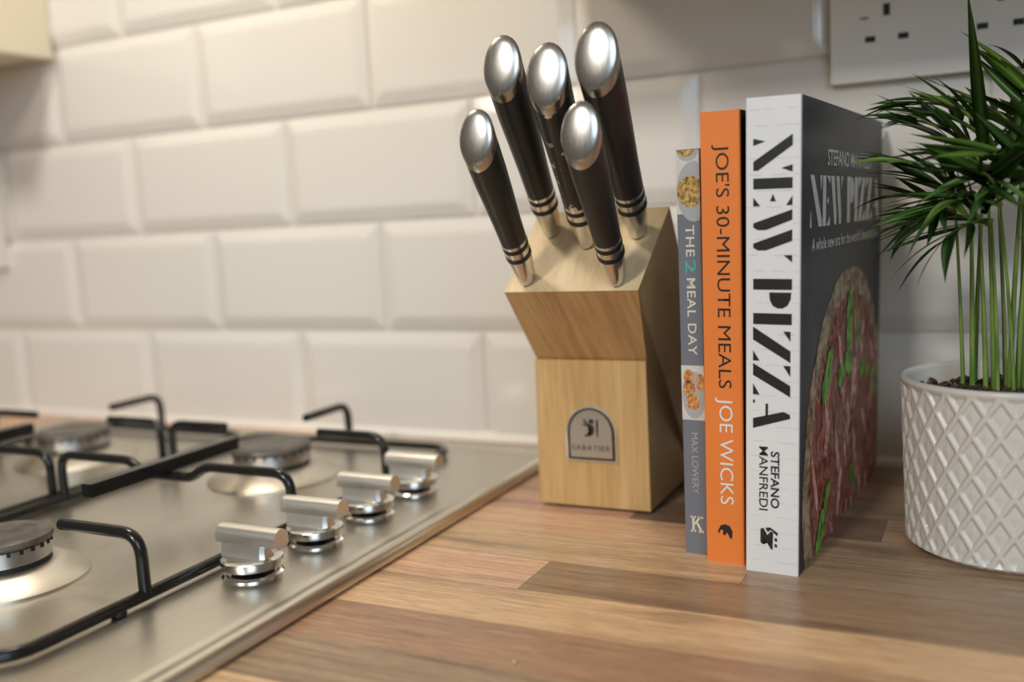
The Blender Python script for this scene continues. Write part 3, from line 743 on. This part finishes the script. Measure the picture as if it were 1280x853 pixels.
def leaf_mesh(droop, width):
    bm = bmesh.new(); n = 8; L = []; 
    for k in range(n+1):
        t = k/n; w = width*(math.sin(PI*min(1.0,(0.06+t*0.94))**0.75))*(1-0.25*t)
        if k == n: w = 0.0008
        z = -droop*t*t
        L.append([(t, -w, z+0.18*w), (t, 0, z), (t, w, z+0.18*w)])
    vr = [[bm.verts.new(p) for p in r] for r in L]
    for a, b in zip(vr[:-1], vr[1:]):
        for i in range(2): bm.faces.new((a[i], b[i], b[i+1], a[i+1]))
    bmesh.ops.solidify(bm, geom=bm.faces[:], thickness=0.006)
    me = bpy.data.meshes.new('leaflet'); bm.to_mesh(me); bm.free(); me.materials.append(m_leaf)
    for p in me.polygons: p.use_smooth = True
    return me
LEAF = [leaf_mesh(d, w) for d in (0.05, 0.16, 0.30) for w in (0.055, 0.072, 0.092)]
def frame(xdir, up):
    x = xdir.normalized(); y = up.cross(x)
    if y.length < 1e-4: y = Vector((0,1,0)).cross(x)
    y.normalize(); z = x.cross(y); m = Matrix.Identity(4)
    for i in range(3): m[i][0], m[i][1], m[i][2] = x[i], y[i], z[i]
    return m
rl = random.Random(21)
def frond(base, az, elev, length, pairs, leafl, droop=0.5, stemfrom=None):
    """one arching leaf stalk with paired leaflets; base in plant coordinates"""
    base = Vector(base); pts = []; N = 12; p = base.copy(); e = elev
    for k in range(N+1):
        pts.append(p.copy()); d = Vector((math.cos(az)*math.cos(e), math.sin(az)*math.cos(e), math.sin(e)))
        p = p + d*(length/N); e -= droop/N
    b = bmesh.new(); path = pts
    tube(b, path, lambda t: 0.0011*(1-0.6*t)+0.0003, 6)
    fr = from_bm('frond', b, m_stem, palm, 60)
    for i in range(pairs):
        t = 0.22+0.78*i/(pairs-1 if pairs > 1 else 1); k = min(N-1, int(t*N)); q = pts[k].lerp(pts[k+1], t*N-k)
        tan = (pts[k+1]-pts[k]).normalized(); side = tan.cross(Vector((0,0,1))).normalized(); up = side.cross(tan).normalized()
        for s in ((-1, 1) if i < pairs-1 else (-0.35, 0.35)):
            ang = (0.95-0.45*t)*(1 if abs(s) == 1 else 0.6)+rl.uniform(-.12,.12)
            sg = 1 if s > 0 else -1
            d = tan*math.cos(ang)+side*sg*math.sin(ang)+up*rl.uniform(0.0,0.22)
            sc = leafl*(0.72+0.5*math.sin(PI*(0.15+0.7*t)))*rl.uniform(.85,1.1)
            tip = q + d.normalized()*sc                     # leaflets stop short of the neighbouring book cover
            lim = 0.8360 + (tip.y+POT[1]+0.2543)*0.068 - POT[0]
            if tip.x < lim and q.x > lim and tip.z+0.086 < 0.29: sc *= (q.x-lim)/(q.x-tip.x)
            o = link('leaflet', rl.choice(LEAF), None, fr)
            o.matrix_local = Matrix.Translation(q) @ frame(d, up+side*sg*rl.uniform(-.9,.7)+tan*rl.uniform(-.5,.3)) @ Matrix.Diagonal((sc,sc,sc,1))
    return fr
def stem(x, y, tx, ty, h, r=0.0016, bend=0.01):
    b = bmesh.new(); pts = []
    for k in range(11):
        t = k/10; pts.append((x+(tx-x)*t**1.4, y+(ty-y)*t**1.4, -0.004+h*t))
    tube(b, pts, lambda t: r*(1.5-0.75*t), 8); from_bm('stem', b, m_stem, palm, 60)
    return (tx, ty, h-0.004)
# stems: foot x,y -> top x,y,height (plant coordinates), then the fronds each one carries
R_ = math.radians
ST = [(-0.026,0.018,-0.030,0.004,0.106),(-0.021,0.012,-0.022,-0.008,0.112),(-0.020,0.020,-0.016,0.020,0.128),(-0.010,0.012,-0.014,0.000,0.120),
      (-0.004,0.016,-0.010,0.020,0.135),(-0.002,0.010,0.002,-0.012,0.122),(0.002,0.014,0.008,0.010,0.140),(0.006,0.008,0.016,-0.010,0.116),
      (0.004,0.018,0.004,0.026,0.138),(0.010,0.012,0.024,0.006,0.124),(0.000,0.006,-0.008,-0.020,0.108),(0.012,0.018,0.022,0.024,0.132),
      (-0.014,0.010,-0.018,0.006,0.100),(-0.008,0.004,-0.012,-0.012,0.100)]
tops = [stem(*s, r=rl.uniform(.0008,.0012)) for s in ST]
FR = [ # top index, azimuth (deg; 180 = towards the books), elevation, length, pairs, leaflet length, droop
 (0,185,35,0.034,5,0.034,0.7),(0,150,10,0.032,5,0.034,0.9),(1,205,50,0.040,6,0.038,0.7),(1,240,15,0.034,5,0.038,1.0),
 (2,175,65,0.056,6,0.038,1.1),(2,120,35,0.045,5,0.038,0.8),(3,195,65,0.042,6,0.040,0.8),(3,270,25,0.038,5,0.040,1.0),
 (4,155,60,0.056,6,0.038,1.1),(4,190,75,0.060,6,0.038,1.5),(5,250,40,0.042,5,0.042,0.9),(5,300,55,0.045,5,0.042,0.8),
 (6,60,50,0.050,6,0.040,0.8),(6,100,75,0.050,5,0.042,0.6),(7,320,35,0.045,5,0.042,0.9),(7,285,10,0.038,5,0.040,1.0),
 (8,90,45,0.050,6,0.038,0.9),(8,140,65,0.050,5,0.040,1.0),(9,0,40,0.050,6,0.042,0.9),(9,340,60,0.045,5,0.042,0.8),
 (10,215,25,0.038,5,0.040,1.0),(10,255,50,0.040,5,0.042,0.9),(11,40,40,0.050,6,0.040,0.9),(11,20,60,0.045,5,0.042,0.7),
 (12,175,20,0.034,5,0.034,0.9),(13,225,5,0.034,5,0.036,0.8),(12,200,60,0.036,5,0.036,0.8)]
for ti, az, el, ln, pr_, ll, dr in FR: frond(tops[ti], R_(az), R_(el), ln, pr_, ll, dr)
# two broad young leaflets standing upright above the crown
def spear(base, tip, w, name='young_leaf'):
    base, tip = Vector(base), Vector(tip); L = (tip-base).length
    o = link(name, LEAF[2], None, palm)
    o.matrix_local = Matrix.Translation(base) @ frame(tip-base, Vector((0.4,-1,0.2))) @ Matrix.Diagonal((L, w, L*0.5, 1))
spear((-0.016,-0.006,0.128),(-0.024,-0.004,0.220),0.046)
spear((-0.016,-0.018,0.100),(0.012,-0.030,0.182),0.045)
spear((-0.002,-0.020,0.116),(0.016,-0.026,0.190),0.055)

# ------------------------------------------------------------------ small crumb on the worktop
bm = bmesh.new(); bmesh.ops.create_icosphere(bm, subdivisions=2, radius=0.0011)
for v_ in bm.verts: v_.co = Vector((v_.co.x*0.6, v_.co.y*1.9, v_.co.z*0.55+0.0006))*random.uniform(.85,1.15)
cr_ = from_bm('crumb', bm, mat('crumb_pale', (0.80,0.66,0.48), 0.7), None, 60); cr_.location = (0.7196,-0.3970,0.0); cr_.rotation_euler = (0,0,0.5)
tag(cr_, 'tiny pale crumb lying on the worktop in front of the hob edge', 'crumb')
